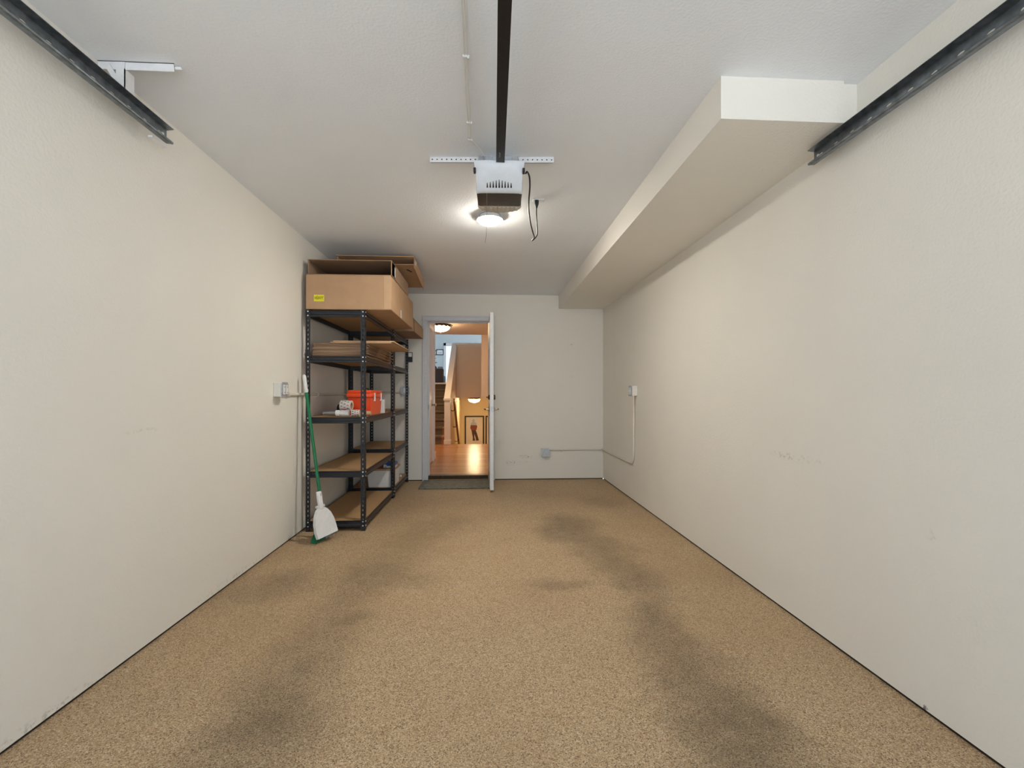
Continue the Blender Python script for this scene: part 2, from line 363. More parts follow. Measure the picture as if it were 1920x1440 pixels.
# ------------------------------------------------------------------ hallway and stairs beyond the door
ZH, HC = .06, 2.50
struct('floor_hall', 'wood', lambda b: box(b, (-1.9, YB + .14, -.15), (1.0, 9.75, ZH)), 'glossy orange-brown wooden hall floor')
struct('ceiling_hall', 'hall_wall', lambda b: box(b, (-1.9, YB + .14, HC), (1.0, 10.57, HC + .2)), 'peach hall ceiling')
def whl(b):
    box(b, (-.965, YB + .14, ZH), (-.845, 6.42, HC)); box(b, (-.965, 7.33, ZH), (-.845, 7.63, HC)); box(b, (-.965, 6.42, 2.11), (-.845, 7.33, HC))
struct('wall_hall_left', 'hall_wall', whl, 'peach wall on the left of the hall')
struct('wall_hall_return', 'hall_wall', lambda b: box(b, (-1.9, 7.51, ZH), (-.965, 7.63, HC)))
struct('wall_hall_stair', 'hall_wall', lambda b: box(b, (-2.0, 7.63, -1.4), (-1.9, 11.57, HC + 1.5)))
struct('wall_hall_right', 'hall_wall', lambda b: (box(b, (1.0, YB + .14, -1.4), (1.1, 6.7, HC + 1.5)), box(b, (1.0, 7.7, -1.4), (1.1, 14.3, HC + 1.5)), box(b, (1.0, 6.7, -1.4), (1.1, 7.7, .9)), box(b, (1.0, 6.7, 2.25), (1.1, 7.7, HC + 1.5))))
w2 = struct_root('window_2', 'unseen hall window added for daylight', (1.05, 7.2, .9))  # out of view, added so daylight reaches the hall door
part('window_frame', 'trimw', w2, lambda b: (box(b, (-.05, -.5, 0), (.05, -.44, 1.35)), box(b, (-.05, .44, 0), (.05, .5, 1.35)), box(b, (-.05, -.44, 0), (.05, .44, .06)), box(b, (-.05, -.44, 1.29), (.05, .44, 1.35))))
part('pane', 'glass', w2, lambda b: box(b, (.0, -.44, .06), (.006, .44, 1.29)))
struct('wall_hall_header', 'hall_wall', lambda b: box(b, (-1.9, 10.45, HC + .2), (-.11, 10.57, 3.95)))
struct('wall_stairwell_right', 'hall_wall', lambda b: box(b, (-.11, 10.57, 1.03), (1.0, 12.05, 3.95)), 'peach wall block right of the stair opening')
gw = struct('wall_guard', 'hall_wall', lambda b: box(b, (-.78, 11.9, 1.03), (-.11, 12.0, 2.40)), 'peach half wall above the lower stairs')
part('cap', 'doorw', gw, lambda b: (box(b, (-.80, 11.86, 2.40), (-.11, 12.04, 2.45), .006, 1), box(b, (-.80, 11.885, 2.36), (-.11, 11.9, 2.40))), label='white painted cap')
kw = struct('wall_knee', 'hall_wall', lambda b: prism(b, [(-.875, 9.76, -1.4), (-.875, 14.2, -1.4), (-.875, 14.2, 1.03), (-.875, 11.95, 1.03), (-.875, 11.95, 2.40), (-.875, 9.76, 1.02)], (.10, 0, 0)), 'sloping half wall between the stairs')
part('cap', 'hall_white', kw, lambda b: prism(b, [(-.89, 9.70, 1.00), (-.89, 11.98, 2.415), (-.89, 11.98, 2.455), (-.89, 9.70, 1.04)], (.13, 0, 0)), label='white sloping cap')
np_ = struct('trim_3', 'hall_white', lambda b: box(b, (-.88, 9.66, ZH), (-.752, 9.78, 1.02), .004, 1), 'white square newel post at the foot of the stairs')
part('newel_cap', 'hall_white', np_, lambda b: box(b, (-.897, 9.643, .985), (-.735, 9.797, 1.045), .012, 2))
part('newel_base', 'hall_white', np_, lambda b: (box(b, (-.893, 9.647, ZH), (-.739, 9.793, .16), .006, 1)))
st = struct_root('staircase_up', 'brown-carpeted stairs rising behind the hall', (-1.4, 9.75, ZH))
for k in range(8):
    y0 = .26 * k; z1 = .168 * (k + 1)
    s_ = part('step', 'stairwood', st, lambda b: (box(b, (-.5, y0, z1 - .168), (.52, y0 + (.28 if k < 7 else .10), z1 - .03)), box(b, (-.5, y0 - .025, z1 - .03), (.52, y0 + (.26 if k < 7 else .1), z1), .008, 1)))
    part('carpet', 'carpet', s_, lambda b: (box(b, (-.42, y0 - .034, z1 - .034), (.45, y0 + .262 if k < 7 else y0 + .09, z1 + .008), .006, 1), box(b, (-.42, y0 - .009, z1 - .168), (.45, y0, z1 - .03))))
sd = struct_root('staircase_down', 'stairs going down beside the half wall', (-.42, 9.75, ZH))
for k in range(7):
    part('step', 'stairwood', sd, lambda b: box(b, (-.35, .26 * k, -.18 * (k + 1) - .25), (1.4, .26 * (k + 1) + .02, -.18 * (k + 1)), .006, 1))
struct('floor_landing', 'wood', lambda b: box(b, (-.78, 11.57, -1.4), (1.0, 14.3, -1.25)))
struct('wall_landing_back', 'hall_yellow', lambda b: box(b, (-.88, 14.2, -1.4), (1.0, 14.3, 1.03)), 'warm yellow wall at the lower landing')
struct('wall_landing_left', 'hall_yellow', lambda b: box(b, (-.7749, 9.80, -1.4), (-.765, 14.2, .95)), 'yellow wall beside the lower stairs')
struct('floor_upper', 'hall_white', lambda b: (box(b, (-3.3, 12.0, 1.03), (1.0, 16.3, 1.404)), box(b, (-3.3, 11.57, 1.2), (-.88, 12.0, 1.404)), box(b, (-1.9, 11.5, 1.37), (-.88, 11.6, 1.412), .008, 1)), 'upper floor edge')
def wu(b):
    W0, W1, Z0, Z1 = -1.42, -.25, 1.5, 2.83
    box(b, (-3.4, 16.2, 1.4), (W0, 16.3, 3.95)); box(b, (W1, 16.2, 1.4), (1.0, 16.3, 3.95)); box(b, (W0, 16.2, Z1), (W1, 16.3, 3.95)); box(b, (W0, 16.2, 1.4), (W1, 16.3, Z0))
struct('wall_upper_back', 'blue_wall', wu, 'grey-blue wall of the upper room')
struct('wall_upper_left', 'blue_wall', lambda b: (box(b, (-3.4, 11.5, 1.4), (-3.3, 12.4, 3.95)), box(b, (-3.4, 15.6, 1.4), (-3.3, 16.2, 3.95)), box(b, (-3.4, 12.4, 1.4), (-3.3, 15.6, 1.7)), box(b, (-3.4, 12.4, 3.7), (-3.3, 15.6, 3.95))))  # unseen side opening added to let daylight into the upper room
struct('wall_upper_front', 'blue_wall', lambda b: box(b, (-3.4, 11.47, 1.4), (-2.0, 11.57, 3.95)))
struct('ceiling_upper', 'ceil', lambda b: box(b, (-3.4, 10.45, 3.95), (1.0, 16.3, 4.05)))
w1 = struct_root('window_1', 'tall bright window of the upper room', (-.835, 16.2, 1.5))
part('window_frame', 'trimw', w1, lambda b: (box(b, (-.66, -.03, -.08), (-.58, .05, 1.42)), box(b, (.58, -.03, -.08), (.66, .05, 1.42)), box(b, (-.66, -.03, 1.33), (.66, .05, 1.42)), box(b, (-.66, -.03, -.08), (.66, .05, 0))))
part('pane', 'glass', w1, lambda b: box(b, (-.58, .03, 0), (.58, .036, 1.33)))

# closed panel door in the left hall wall
d2 = struct_root('door_2', 'panelled hall door lit by the ceiling lamp', (-.85, 6.44, ZH))
lf = part('door_leaf', 'hall_white', d2, lambda b: box(b, (-.04, 0, .01), (-.002, .87, 2.03)))
for (y0, y1) in ((.10, .39), (.48, .77)):
    for (z0, z1) in ((.2, .82), (.98, 1.52), (1.62, 1.92)):
        part('door_panel', 'hall_white', lf, lambda b: box(b, (-.006, y0, z0), (.006, y1, z1), .007, 1))
part('door_knob', 'brass', lf, lambda b: lathe(b, [(.026, -.002), (.028, .004), (.012, .01), (.011, .03), (.026, .042), (.028, .055), (.018, .066)], 18, (0, .80, .90), 'X'), 50)
part('door_casing', 'hall_white', d2, lambda b: (box(b, (.005, .88, 0), (.022, .96, 2.12), .004, 1), box(b, (.005, -.09, 0), (.022, -.01, 2.12), .004, 1), box(b, (.005, -.09, 2.05), (.022, .96, 2.12), .004, 1)))
bhl = struct('baseboard_hall', 'hall_white', lambda b: box(b, (-.845, 7.40, ZH), (-.832, 7.63, ZH + .12), .003, 1))

def dome_lamp(loc, label, r=.2):
    L = thing('dome_ceiling_light', label, 'light', loc)
    part('canopy', 'bronze', L, lambda b: lathe(b, [(r * .5, 0), (r * .9, -.004), (r * .98, -.02), (r, -.035), (r * .93, -.045)], 32), 40)
    part('glass_dome', 'dome', L, lambda b: lathe(b, [(r * .93, -.04)] + [(r * .93 * math.cos(a), -.045 - .095 * math.sin(a)) for a in [R(q) for q in range(6, 90, 9)]], 32), 60)
    part('finial', 'bronze', L, lambda b: lathe(b, [(.016, -.138), (.02, -.145), (.010, -.155), (.014, -.162), (.004, -.175)], 16), 50)
    return L
dl = dome_lamp((-.90, 9.05, HC), 'lit frosted dome light with bronze leaf rim on the hall ceiling')
for k in range(14):
    a = 2 * math.pi * k / 14
    part('rim_leaf', 'bronze', dl, lambda b: prism(b, [(.19, -.02, -.055), (.225, -.025, -.03), (.245, 0, -.014), (.225, .025, -.03), (.19, .02, -.055)], (0, 0, .008)), rot=(0, 0, a))
dome_lamp((-.325, 12.55, 1.03), 'lit dome light over the yellow lower landing', .17)

# handrail
hr = thing('stair_handrail', 'brown wooden handrail sloping down beside the half wall', 'handrail', (-.69, 9.84, 1.0))
part('rail_bar', 'railwood', hr, lambda b: prism(b, [(-.02, 0, -.03), (-.02, 2.35, -1.56), (-.02, 2.35, -1.50), (-.02, 0, .035)], (.045, 0, 0)))
for k in range(3):
    yy = .22 + .62 * k; zz = -.65 * yy
    part('bracket', 'bronze', hr, lambda b: (tube(b, curve([(-.07, yy, zz - .09), (-.035, yy, zz - .10), (.0, yy, zz - .07), (.0, yy, zz - .03)], 4), .008, 8), lathe(b, [(.024, -.076), (.024, -.07)], 14, (0, yy, zz - .09), 'X')))

# pictures
def framed(name, label, loc, W, H, fw, inner='paper'):
    F = thing(name, label, 'picture', loc)
    part('frame', 'frame', F, lambda b: (box(b, (-W / 2, -.025, 0), (-W / 2 + fw, 0, H)), box(b, (W / 2 - fw, -.025, 0), (W / 2, 0, H)), box(b, (-W / 2 + fw, -.025, 0), (W / 2 - fw, 0, fw)), box(b, (-W / 2 + fw, -.025, H - fw), (W / 2 - fw, 0, H))))
    part('print', inner, F, lambda b: box(b, (-W / 2 + fw, -.010, fw), (W / 2 - fw, -.002, H - fw)))
    return F
P1 = framed('framed_print', 'framed print of a standing figure in hat and flared trousers', (-.362, 14.2, -.65), .60, 1.10, .04)
part('print_panel', 'paper_b', P1, lambda b: box(b, (-.19, -.012, .80), (.10, -.0101, 1.05)))
def art(name, m, pts, dy): part(name, m, P1, lambda b: prism(b, [(x, -.0122 - dy, z) for x, z in pts], (0, .002, 0)))
art('print_hat', 'art_blue', [(-.08, .945), (-.07, .965), (-.045, .965), (-.04, 1.0), (-.015, 1.005), (.0, .965), (.03, .955), (.02, .94)], .001)
art('print_shirt', 'art_blue', [(-.06, .94), (.0, .94), (.01, .90), (.06, .87), (.075, .80), (-.115, .80), (-.10, .88), (-.06, .905)], .0005)
art('print_jacket', 'art_red', [(-.115, .805), (.075, .805), (.085, .75), (.06, .66), (.03, .64), (-.08, .60), (-.10, .66), (-.13, .72)], .001)
art('print_trousers', 'art_brown', [(-.085, .64), (.04, .65), (.08, .55), (.115, .42), (.14, .33), (.05, .325), (.035, .42), (-.002, .53), (.0, .42), (.03, .33), (-.055, .32), (-.05, .42), (-.075, .55)], .0015)
framed('framed_print', 'narrow dark frame beside the figure print, mostly behind the white door', (.262, 14.2, -.65), .56, 1.10, .04)
P3 = framed('framed_print', 'small dark-framed picture on the grey-blue upper wall', (-1.63, 16.2, 2.50), .26, .20, .022, 'paper_b')
part('print_mark', 'art_blue', P3, lambda b: box(b, (-.06, -.013, .06), (.06, -.0101, .10)))
# upper room furniture
ch = thing('armchair', 'dark brown armchair at the head of the stairs', 'armchair', (-1.36, 12.9, 1.404))
part('back', 'chair', ch, lambda b: box(b, (-.22, -.30, .04), (.19, -.14, .42), .03, 3), 60)
part('seat', 'chair', ch, lambda b: box(b, (-.22, -.28, .04), (.19, .34, .24), .03, 3), 60)
part('cushion', 'chair', ch, lambda b: lathe(b, [(.02, -.06), (.07, -.05), (.09, 0), (.07, .05), (.02, .06)], 18, (-.09, -.18, .43), 'Y'), 60)
part('cushion', 'grey_pl', ch, lambda b: box(b, (.02, -.26, .36), (.17, -.16, .48), .03, 3), 60)
for sx in (-.17, .14):
    for sy in (-.26, .30): part('leg', 'black', ch, lambda b: tube(b, [(sx, sy, 0), (sx, sy, .06)], .018, 8))
pl = thing('potted_plant', 'green leafy plant in the upper room', 'plant', (-1.60, 13.6, 1.404))
part('pot', 'grey_pl', pl, lambda b: lathe(b, [(.10, 0), (.14, .30), (.15, .31), (.13, .31), (.12, .27), (.01, .27)], 20), 40)
part('stem', 'leaf', pl, lambda b: (tube(b, curve([(0, 0, .25), (.01, 0, .6), (.03, 0, .95)]), .012), tube(b, curve([(0, .02, .25), (-.04, .02, .6), (-.06, .05, .85)]), .01)))
for k in range(11):
    a = k * 2.4; z = .55 + .045 * k; l = .16
    def lfn(b):
        p = [(0, 0, 0), (l * .4, .035, .05), (l * .8, .03, .07), (l * 1.15, 0, .05), (l * .8, -.03, .07), (l * .4, -.035, .05)]
        prism(b, p, (0, 0, .003))
    part('leaf', 'leaf', pl, lfn, loc=(.02, 0, z), rot=(0, R(-20), a))

# ------------------------------------------------------------------ steel shelving units
def post_mesh():
    bm = bmesh.new(); n = 48; H = 1.832; Wd = .036; T = .0025
    perf(bm, H, Wd, T, n, .0105, .0052, lambda u, v, q: (v, q, u))
    perf(bm, H, Wd, T, n, .0105, .0052, lambda u, v, q: (q, v, u))
    return mesh('post', bm, 'steel_black')
POST = post_mesh()
PROF = [(0, 0), (-.009, 0), (-.011, .004), (-.011, .015), (-.006, .020), (-.004, .024), (-.004, .040), (-.008, .046), (-.008, .052), (0, .052)]
def beam_mesh(L):      # along +x, outside towards -y
    bm = bmesh.new(); prism(bm, [(0, u, v - .052) for u, v in PROF], (L, 0, 0)); return mesh('beam', bm, 'steel_black')
def shelf(name, label, x0, x1, y0, y1, levels, group):
    T = thing(name, label, 'shelving', ((x0 + x1) / 2, (y0 + y1) / 2, 0), group=group)
    hx, hy = (x1 - x0) / 2, (y1 - y0) / 2
    for (px, py, a) in ((-hx, -hy, 0), (hx, -hy, 90), (hx, hy, 180), (-hx, hy, 270)): obj('post', POST, T, (px, py, 0), (0, 0, R(a)))
    bs, bl = beam_mesh(2 * hx - .02), beam_mesh(2 * hy - .02)
    brd = bmesh.new(); box(brd, (-hx + .0142, -hy + .0142, -.012), (hx - .0142, hy - .0142, 0)); brd = mesh('shelf_board', brd, 'board')
    for z in levels:
        obj('beam', bs, T, (-hx + .01, -hy + .014, z), (0, 0, 0)); obj('beam', bs, T, (hx - .01, hy - .014, z), (0, 0, R(180)))
        obj('beam', bl, T, (hx - .014, -hy + .01, z), (0, 0, R(90))); obj('beam', bl, T, (-hx + .014, hy - .01, z), (0, 0, R(-90)))
        obj('shelf_board', brd, T, (0, 0, z - .0003))
    def riv(b):
        for z in levels:
            for dz in (-.008, -.042):
                for sx in (-1, 1):
                    for sy in (-1, 1):
                        lathe(b, [(.0058, 0), (.0052, -.0025), (.002, -.0035)] if sy < 0 else [(.0058, 0), (.0052, .0025), (.002, .0035)], 10, (sx * (hx - .018), sy * hy, z + dz), 'Y')
                        lathe(b, [(.0058, 0), (.0052, .0025), (.002, .0035)] if sx > 0 else [(.0058, 0), (.0052, -.0025), (.002, -.0035)], 10, (sx * hx, sy * (hy - .018), z + dz), 'X')
    part('rivets', 'rivet', T, riv, 50, stuff=True)
    return T
SX0, SX1 = -1.480, -1.000
shelf('steel_shelving', 'tall black slotted steel shelving unit nearest the camera, with orange case', SX0, SX1, 3.83, 5.02, (1.822, 1.446, .943, .496, .085), 'black steel shelving units')
shelf('steel_shelving', 'second black slotted steel shelving unit standing in the far corner', SX0, SX1, 5.04, 5.93, (1.815, 1.446, .943, .530, .107), 'black steel shelving units')

# ------------------------------------------------------------------ cardboard boxes
def carton(name, label, loc, dims, rot=(0, 0, 0), m='card', openf=None, t=.006):
    """dims w,l,h; origin bottom-front-left; openf removes that panel"""
    Wd, L, H = dims; T = thing(name, label, 'box', loc, rot)
    P = {'bottom': ((0, 0, 0), (Wd, L, t)), 'top': ((0, 0, H - t), (Wd, L, H)), 'front': ((0, 0, t), (Wd, t, H - t)), 'back': ((0, L - t, t), (Wd, L, H - t)), 'left': ((0, t, t), (t, L - t, H - t)), 'right': ((Wd - t, t, t), (Wd, L - t, H - t))}
    for k in (openf or ()): P.pop(k)
    part('body', m, T, lambda b: [box(b, *q, .0015, 1) for q in P.values()])
    return T
big = carton('moving_box', 'large brown cardboard box with yellow HEAVY label on top shelf', (-1.480, 3.834, 1.8335), (.692, 1.13, .287), openf=('top',))
part('flap', 'card', big, lambda b: box(b, (.004, .004, .282), (.688, .24, .287), .001, 1))
part('flap', 'card', big, lambda b: box(b, (.0, .25, .282), (.69, 1.125, .287), .001, 1))
part('seam_strip', 'card_l', big, lambda b: box(b, (.632, -.0015, .004), (.690, .002, .284), .0007, 1), label='paler folded seam strip')
lab = part('label', 'yellow_label', big, lambda b: box(b, (.065, -.0018, .064), (.147, .001, .118)), label='yellow HEAVY sticker')
fc = bpy.data.curves.new('heavy', 'FONT'); fc.body = 'HEAVY'; fc.size = .0275; fc.align_x = 'CENTER'; fc.extrude = .0003; fc.offset = 0
fo = bpy.data.objects.new('heavy_tmp', fc); C.objects.link(fo); dg = bpy.context.evaluated_depsgraph_get()
tm = bpy.data.meshes.new_from_object(fo.evaluated_get(dg)); bpy.data.objects.remove(fo); tm.materials.clear(); tm.materials.append(M['ink'])
lt = obj('lettering', tm, lab, (.106, -.0024, .080), (R(90), 0, 0)); lt.scale = (.86, 1.35, 1)
part('tape', 'tape_w', big, lambda b: box(b, (.690, .42, .002), (.6935, .47, .075)))
b2 = carton('open_box', 'shallow open cardboard box lying on the large HEAVY box', (-1.472, 3.85, 2.1215), (.686, .80, .128), openf=('front',), m='card_d')
part('flap', 'card', b2, lambda b: box(b, (.68, .0, .002), (.686, .16, .126), .001, 1))
part('tape', 'white_plastic', b2, lambda b: box(b, (.684, .12, .02), (.6875, .15, .105)))
b3 = carton('tray_box', 'flat open cardboard tray on top of the pile, nearest the ceiling', (-1.375, 4.28, 2.335), (.708, .66, .078), (R(-5.2), 0, 0), openf=('front',))
part('flap', 'card_l', b3, lambda b: box(b, (-.002, -.02, .070), (.70, .06, .076), .001, 1))
part('side_flap', 'card', b3, lambda b: box(b, (.704, .0, -.03), (.710, .62, .06), .001, 1))
part('tape', 'white_plastic', b3, lambda b: box(b, (.708, .05, .02), (.7115, .09, .06)))
part('printed_mark', 'ink', b3, lambda b: [box(b, (.615 + .012 * i, .12 + .02 * i, -.0012), (.635 + .012 * i, .15 + .02 * i, .001)) for i in range(3)])
b4 = carton('flat_box', 'low cardboard box on top of the far shelving unit', (-1.45, 5.13, 1.8325), (.64, .72, .15), m='card_d')
part('flap', 'card', b4, lambda b: box(b, (.642, .1, .0), (.650, .715, .12), .001, 1))
part('corner_strip', 'card_l', b4, lambda b: box(b, (.60, .714, .0), (.65, .722, .13), .001, 1))

# folded boxes piled on the second shelf
z = 1.4465; NF = 13
rnd = random.Random(3)
for k in range(NF):
    th = .0088 + .001 * (k % 3); w_ = .455 + rnd.uniform(-.012, .012); l_ = .98 + rnd.uniform(-.08, .08)
    top = k >= NF - 2
    x0 = -1.452 + rnd.uniform(0, .012); y0 = 3.87 + rnd.uniform(0, .03)
    if top: x0, w_, l_, y0, th = -1.30 + .02 * (k - NF + 2), .505, .80, 3.878, .010
    lb = 'brown folded cardboard box, %s from the bottom of the second-shelf pile' % ('lowest second third fourth fifth sixth seventh eighth ninth tenth eleventh'.split() + ['', ''])[k]
    if k == 0: lb = 'brown folded cardboard box at the very bottom of the second-shelf pile'
    if k == NF - 1: lb = 'pale folded cardboard box, topmost of the pile, overhanging the shelf'
    if k == NF - 2: lb = 'pale folded cardboard box, second from top of the pile'
    T = thing('folded_box', lb, 'cardboard', (x0, y0, z), (0, 0, R(rnd.uniform(-.8, .8))), 'folded boxes on the second shelf')
    mm = 'card_l' if top else ('card' if k in (5, 9) else 'card_d')
    part('lower_ply', mm, T, lambda b: box(b, (0, 0, 0), (w_, l_, th * .48), .0008, 1))
    part('upper_ply', mm, T, lambda b: box(b, (.004, .003, th * .52), (w_ - rnd.uniform(0, .02), l_ - .01, th), .0008, 1))
    if not top: part('folded_flap', 'card_l' if k % 2 else 'card', T, lambda b: box(b, (w_ - .01, .26 + .012 * k, th * .2), (w_ + .006, .60 + .01 * k, th * .75), .0008, 1))
    z += th + .0006

# ------------------------------------------------------------------ things on the third shelf
ZS = .9435
oc = thing('tool_case', 'bright orange lidded plastic tool case on the third shelf', 'case', (-1.125, 4.33, ZS))
def taper(b, w0, l0, w1, l1, z0, z1):
    a = [b.verts.new((sx * w0, sy * l0, z0)) for sx, sy in ((-1, -1), (1, -1), (1, 1), (-1, 1))]; c = [b.verts.new((sx * w1, sy * l1, z1)) for sx, sy in ((-1, -1), (1, -1), (1, 1), (-1, 1))]
    b.faces.new(a[::-1]); b.faces.new(c)
    for i in range(4): b.faces.new((a[i], a[(i + 1) % 4], c[(i + 1) % 4], c[i]))
    bmesh.ops.bevel(b, geom=list(b.edges), offset=.007, segments=2, affect='EDGES')
part('body', 'orange', oc, lambda b: taper(b, .094, .19, .102, .21, 0, .160), 50)
part('lid', 'orange', oc, lambda b: (box(b, (-.112, -.222, .158), (.112, .222, .198), .009, 2), box(b, (-.104, -.214, .196), (.104, .214, .226), .009, 2)), 50)
part('rib', 'orange', oc, lambda b: prism(b, [(.02, -.2085, .15), (.035, -.2085, .15), (.066, -.1985, .012), (.045, -.1985, .012)], (0, -.008, 0)))
part('handle', 'black', oc, lambda b: tube(b, curve([(0, -.09, .224), (0, -.085, .238), (0, 0, .242), (0, .085, .238), (0, .09, .224)], 4), .008, 8), 60)
for yy in (-.12, .13):
    part('latch', 'white_metal', oc, lambda b: (box(b, (.108, yy - .012, .135), (.118, yy + .012, .20), .003, 1), tube(b, [(.112, yy - .018, .13), (.112, yy + .018, .13)], .006, 8)))
def tape_roll(label, loc, rot, R0, R1, W, m='tape_w', prints=True):
    T = thing('tape_roll', label, 'tape', loc, rot)
    part('tape', m, T, lambda b: lathe(b, [(R1, -W / 2), (R0, -W / 2), (R0, W / 2), (R1, W / 2), (R1, -W / 2)], 30, (0, 0, 0), 'X'), 40)
    part('core', 'card', T, lambda b: lathe(b, [(R1 - .004, -W / 2 + .001), (R1, -W / 2 + .001), (R1, W / 2 - .001), (R1 - .004, W / 2 - .001), (R1 - .004, -W / 2 + .001)], 24, (0, 0, 0), 'X'), 40)
    if prints:
        for i in range(10):
            a = i * .63
            for j in (-1, 0, 1):
                part('print_dash', 'ink' if (i + j) % 3 else 'red_ink', T, lambda b: box(b, (-.007, -.003, R0 - .0005), (.007, .003, R0 + .0006)), loc=(j * W * .3, 0, 0), rot=(a + .2 * j, 0, R(0)))
    return T
tape_roll('roll of printed clear packing tape lying on the shelf before the orange case', (-1.113, 3.96, ZS + .0285), (0, 0, R(6)), .0285, .018, .066)
tape_roll('roll of printed clear packing tape propped on top of the others', (-1.205, 4.01, ZS + .090), (0, R(2), R(-4)), .046, .030, .09)
tape_roll('plain roll of brown packing tape lying right of the printed rolls', (-1.062, 4.06, ZS + .021), (0, 0, R(4)), .021, .014, .105, 'card_l', False)
tape_roll('dark roll of tape behind the printed rolls', (-1.285, 4.13, ZS + .050), (0, 0, R(40)), .050, .03, .045, 'black', False)
tg = thing('tape_dispenser', 'white handled packing-tape dispenser with red print lying at the shelf front', 'dispenser', (-1.19, 3.935, ZS))
part('handle', 'grey_pl', tg, lambda b: tube(b, [(-.190, .0, .028), (-.185, 0, .028), (-.09, 0, .030), (-.075, 0, .030)], [.007, .011, .012, .013], 12), 50)
part('collar', 'white_plastic', tg, lambda b: lathe(b, [(.018, -.082), (.026, -.078), (.026, -.05), (.022, -.046), (.022, -.036)], 20, (0, 0, .0285), 'X'), 40)
part('roll', 'white_plastic', tg, lambda b: lathe(b, [(.012, -.036), (.0285, -.035), (.0285, .03), (.012, .031)], 24, (0, 0, .0287), 'X'), 40)
part('red_cap', 'red_ink', tg, lambda b: box(b, (-.024, -.014, .054), (.012, .014, .0605), .003, 1))
wc = thing('white_carton', 'narrow white carton standing behind the orange case', 'carton', (-1.032, 4.60, ZS))
part('carton_body', 'white_plastic', wc, lambda b: box(b, (-.022, -.022, 0), (.022, .022, .135), .003, 1))
part('cap', 'grey_pl', wc, lambda b: box(b, (-.018, -.018, .135), (.018, .018, .15), .004, 1))

# bottom shelf
wbn = thing('white_bin', 'white plastic bin with tan lid on the lowest far shelf', 'bin', (-1.155, 5.24, .1075))
def binf(b): taper(b, .132, .17, .146, .185, 0, .185)
part('bin_body', 'white_plastic', wbn, binf, 50)
part('lid', 'card', wbn, lambda b: box(b, (-.148, -.19, .1855), (.148, .19, .205), .004, 1))
bc = thing('small_carton', 'small blue and white carton lying on the white bin', 'carton', (-1.075, 5.20, .3130))
part('carton_body', 'white_plastic', bc, lambda b: box(b, (-.062, -.08, 0), (.062, .08, .034), .002, 1))
part('blue_panel', 'blue', bc, lambda b: (box(b, (-.025, -.0812, .022), (.0632, .0812, .0345)), box(b, (-.05, -.0808, .006), (-.03, -.079, .014))))
part('carton_top', 'blue', bc, lambda b: box(b, (-.04, -.08, .0346), (.062, .08, .052), .002, 1))
tag(part('bottle_cap', 'white_plastic', None, lambda b: lathe(b, [(.016, 0), (.017, .004), (.016, .02), (.012, .024)], 16), 40, loc=(-1.06, 5.72, .1075)), 'tiny white cap on the lowest far shelf', 'cap')

# ------------------------------------------------------------------ broom and dustpan
A0, A1 = Vector((-1.278, 3.66, .13)), Vector((-1.468, 3.765, 1.29))
br = thing('broom', 'green-handled broom leaning against the shelving post', 'broom', tuple(A0))
dv = (A1 - A0); g1 = dv * .88; BR = (0, 0, R(76))
part('handle', 'green', br, lambda b: tube(b, [(0, 0, 0), tuple(g1)], .0125, 12), 60)
part('grip', 'white_plastic', br, lambda b: tube(b, [tuple(dv * .875), tuple(dv * .88), tuple(dv * .99), tuple(dv)], [.0125, .0155, .0145, .008], 12), 60)
def bhead(b):
    prism(b, [(-.022, -.02, .035), (-.085, -.024, -.028), (.085, -.024, -.028), (.022, -.02, .035)], (0, .044, 0))
part('broom_head', 'green', br, bhead, rot=BR)
def bris(b, x0, x1, n, rs):
    q = random.Random(rs)
    for i in range(n):
        x = x0 + (x1 - x0) * q.random(); y = q.uniform(-.024, .022)
        top = (x * .56, y * .7, -.027)
        tube(b, [top, (x + q.uniform(-.006, .006), y + q.uniform(-.014, .014), -.128)], .0023, 4)
part('bristles', 'bristle', br, lambda b: bris(b, -.145, -.01, 260, 1), rot=BR, stuff=True)
part('flagged_bristles', 'bristle_g', br, lambda b: bris(b, -.01, .145, 200, 2), rot=BR, stuff=True, label='greyed worn bristle tips')
dp = thing('dustpan', 'white plastic dustpan clipped upright in front of the broom', 'dustpan', (-1.222, 3.575, .048), (R(-11), R(-7), R(58)))
def pan(b):
    pts = [(-.092, 0), (.092, 0), (.098, .05), (.092, .11), (.075, .165), (.048, .205), (.022, .222), (-.022, .222), (-.048, .205), (-.075, .165), (-.092, .11), (-.098, .05)]
    prism(b, [(x, 0, z) for x, z in pts], (0, .004, 0))
    inner = [(x * .94, .004 + z * .955) for x, z in pts]
    for i in range(1, len(pts)):
        j = (i + 1) % len(pts)
        if i == 0: continue
        a, c = pts[i], pts[j]; a2, c2 = inner[i], inner[j]
        v = [b.verts.new(p) for p in ((a[0], -.0, a[1]), (c[0], -.0, c[1]), (c2[0], -.016, c2[1]), (a2[0], -.016, a2[1]), (a[0], .006, a[1]), (c[0], .006, c[1]))]
        b.faces.new((v[0], v[1], v[2], v[3]))
    # pan face, domed forwards
    prism(b, [(x * .94, -.016, .004 + z * .955) for x, z in pts], (0, .012, 0))
part('pan', 'white_plastic', dp, pan)
part('lip', 'white_plastic', dp, lambda b: prism(b, [(-.090, -.020, .002), (.090, -.020, .002), (.092, -.0165, .045), (-.092, -.0165, .045)], (0, .006, 0)))
part('pan_handle', 'white_plastic', dp, lambda b: box(b, (-.021, -.019, .205), (.021, .004, .345), .008, 2), 50, rot=(0, R(6), 0), loc=(-.024, 0, 0))
part('clip', 'white_plastic', dp, lambda b: box(b, (-.026, -.012, .215), (.04, .03, .238), .006, 1))
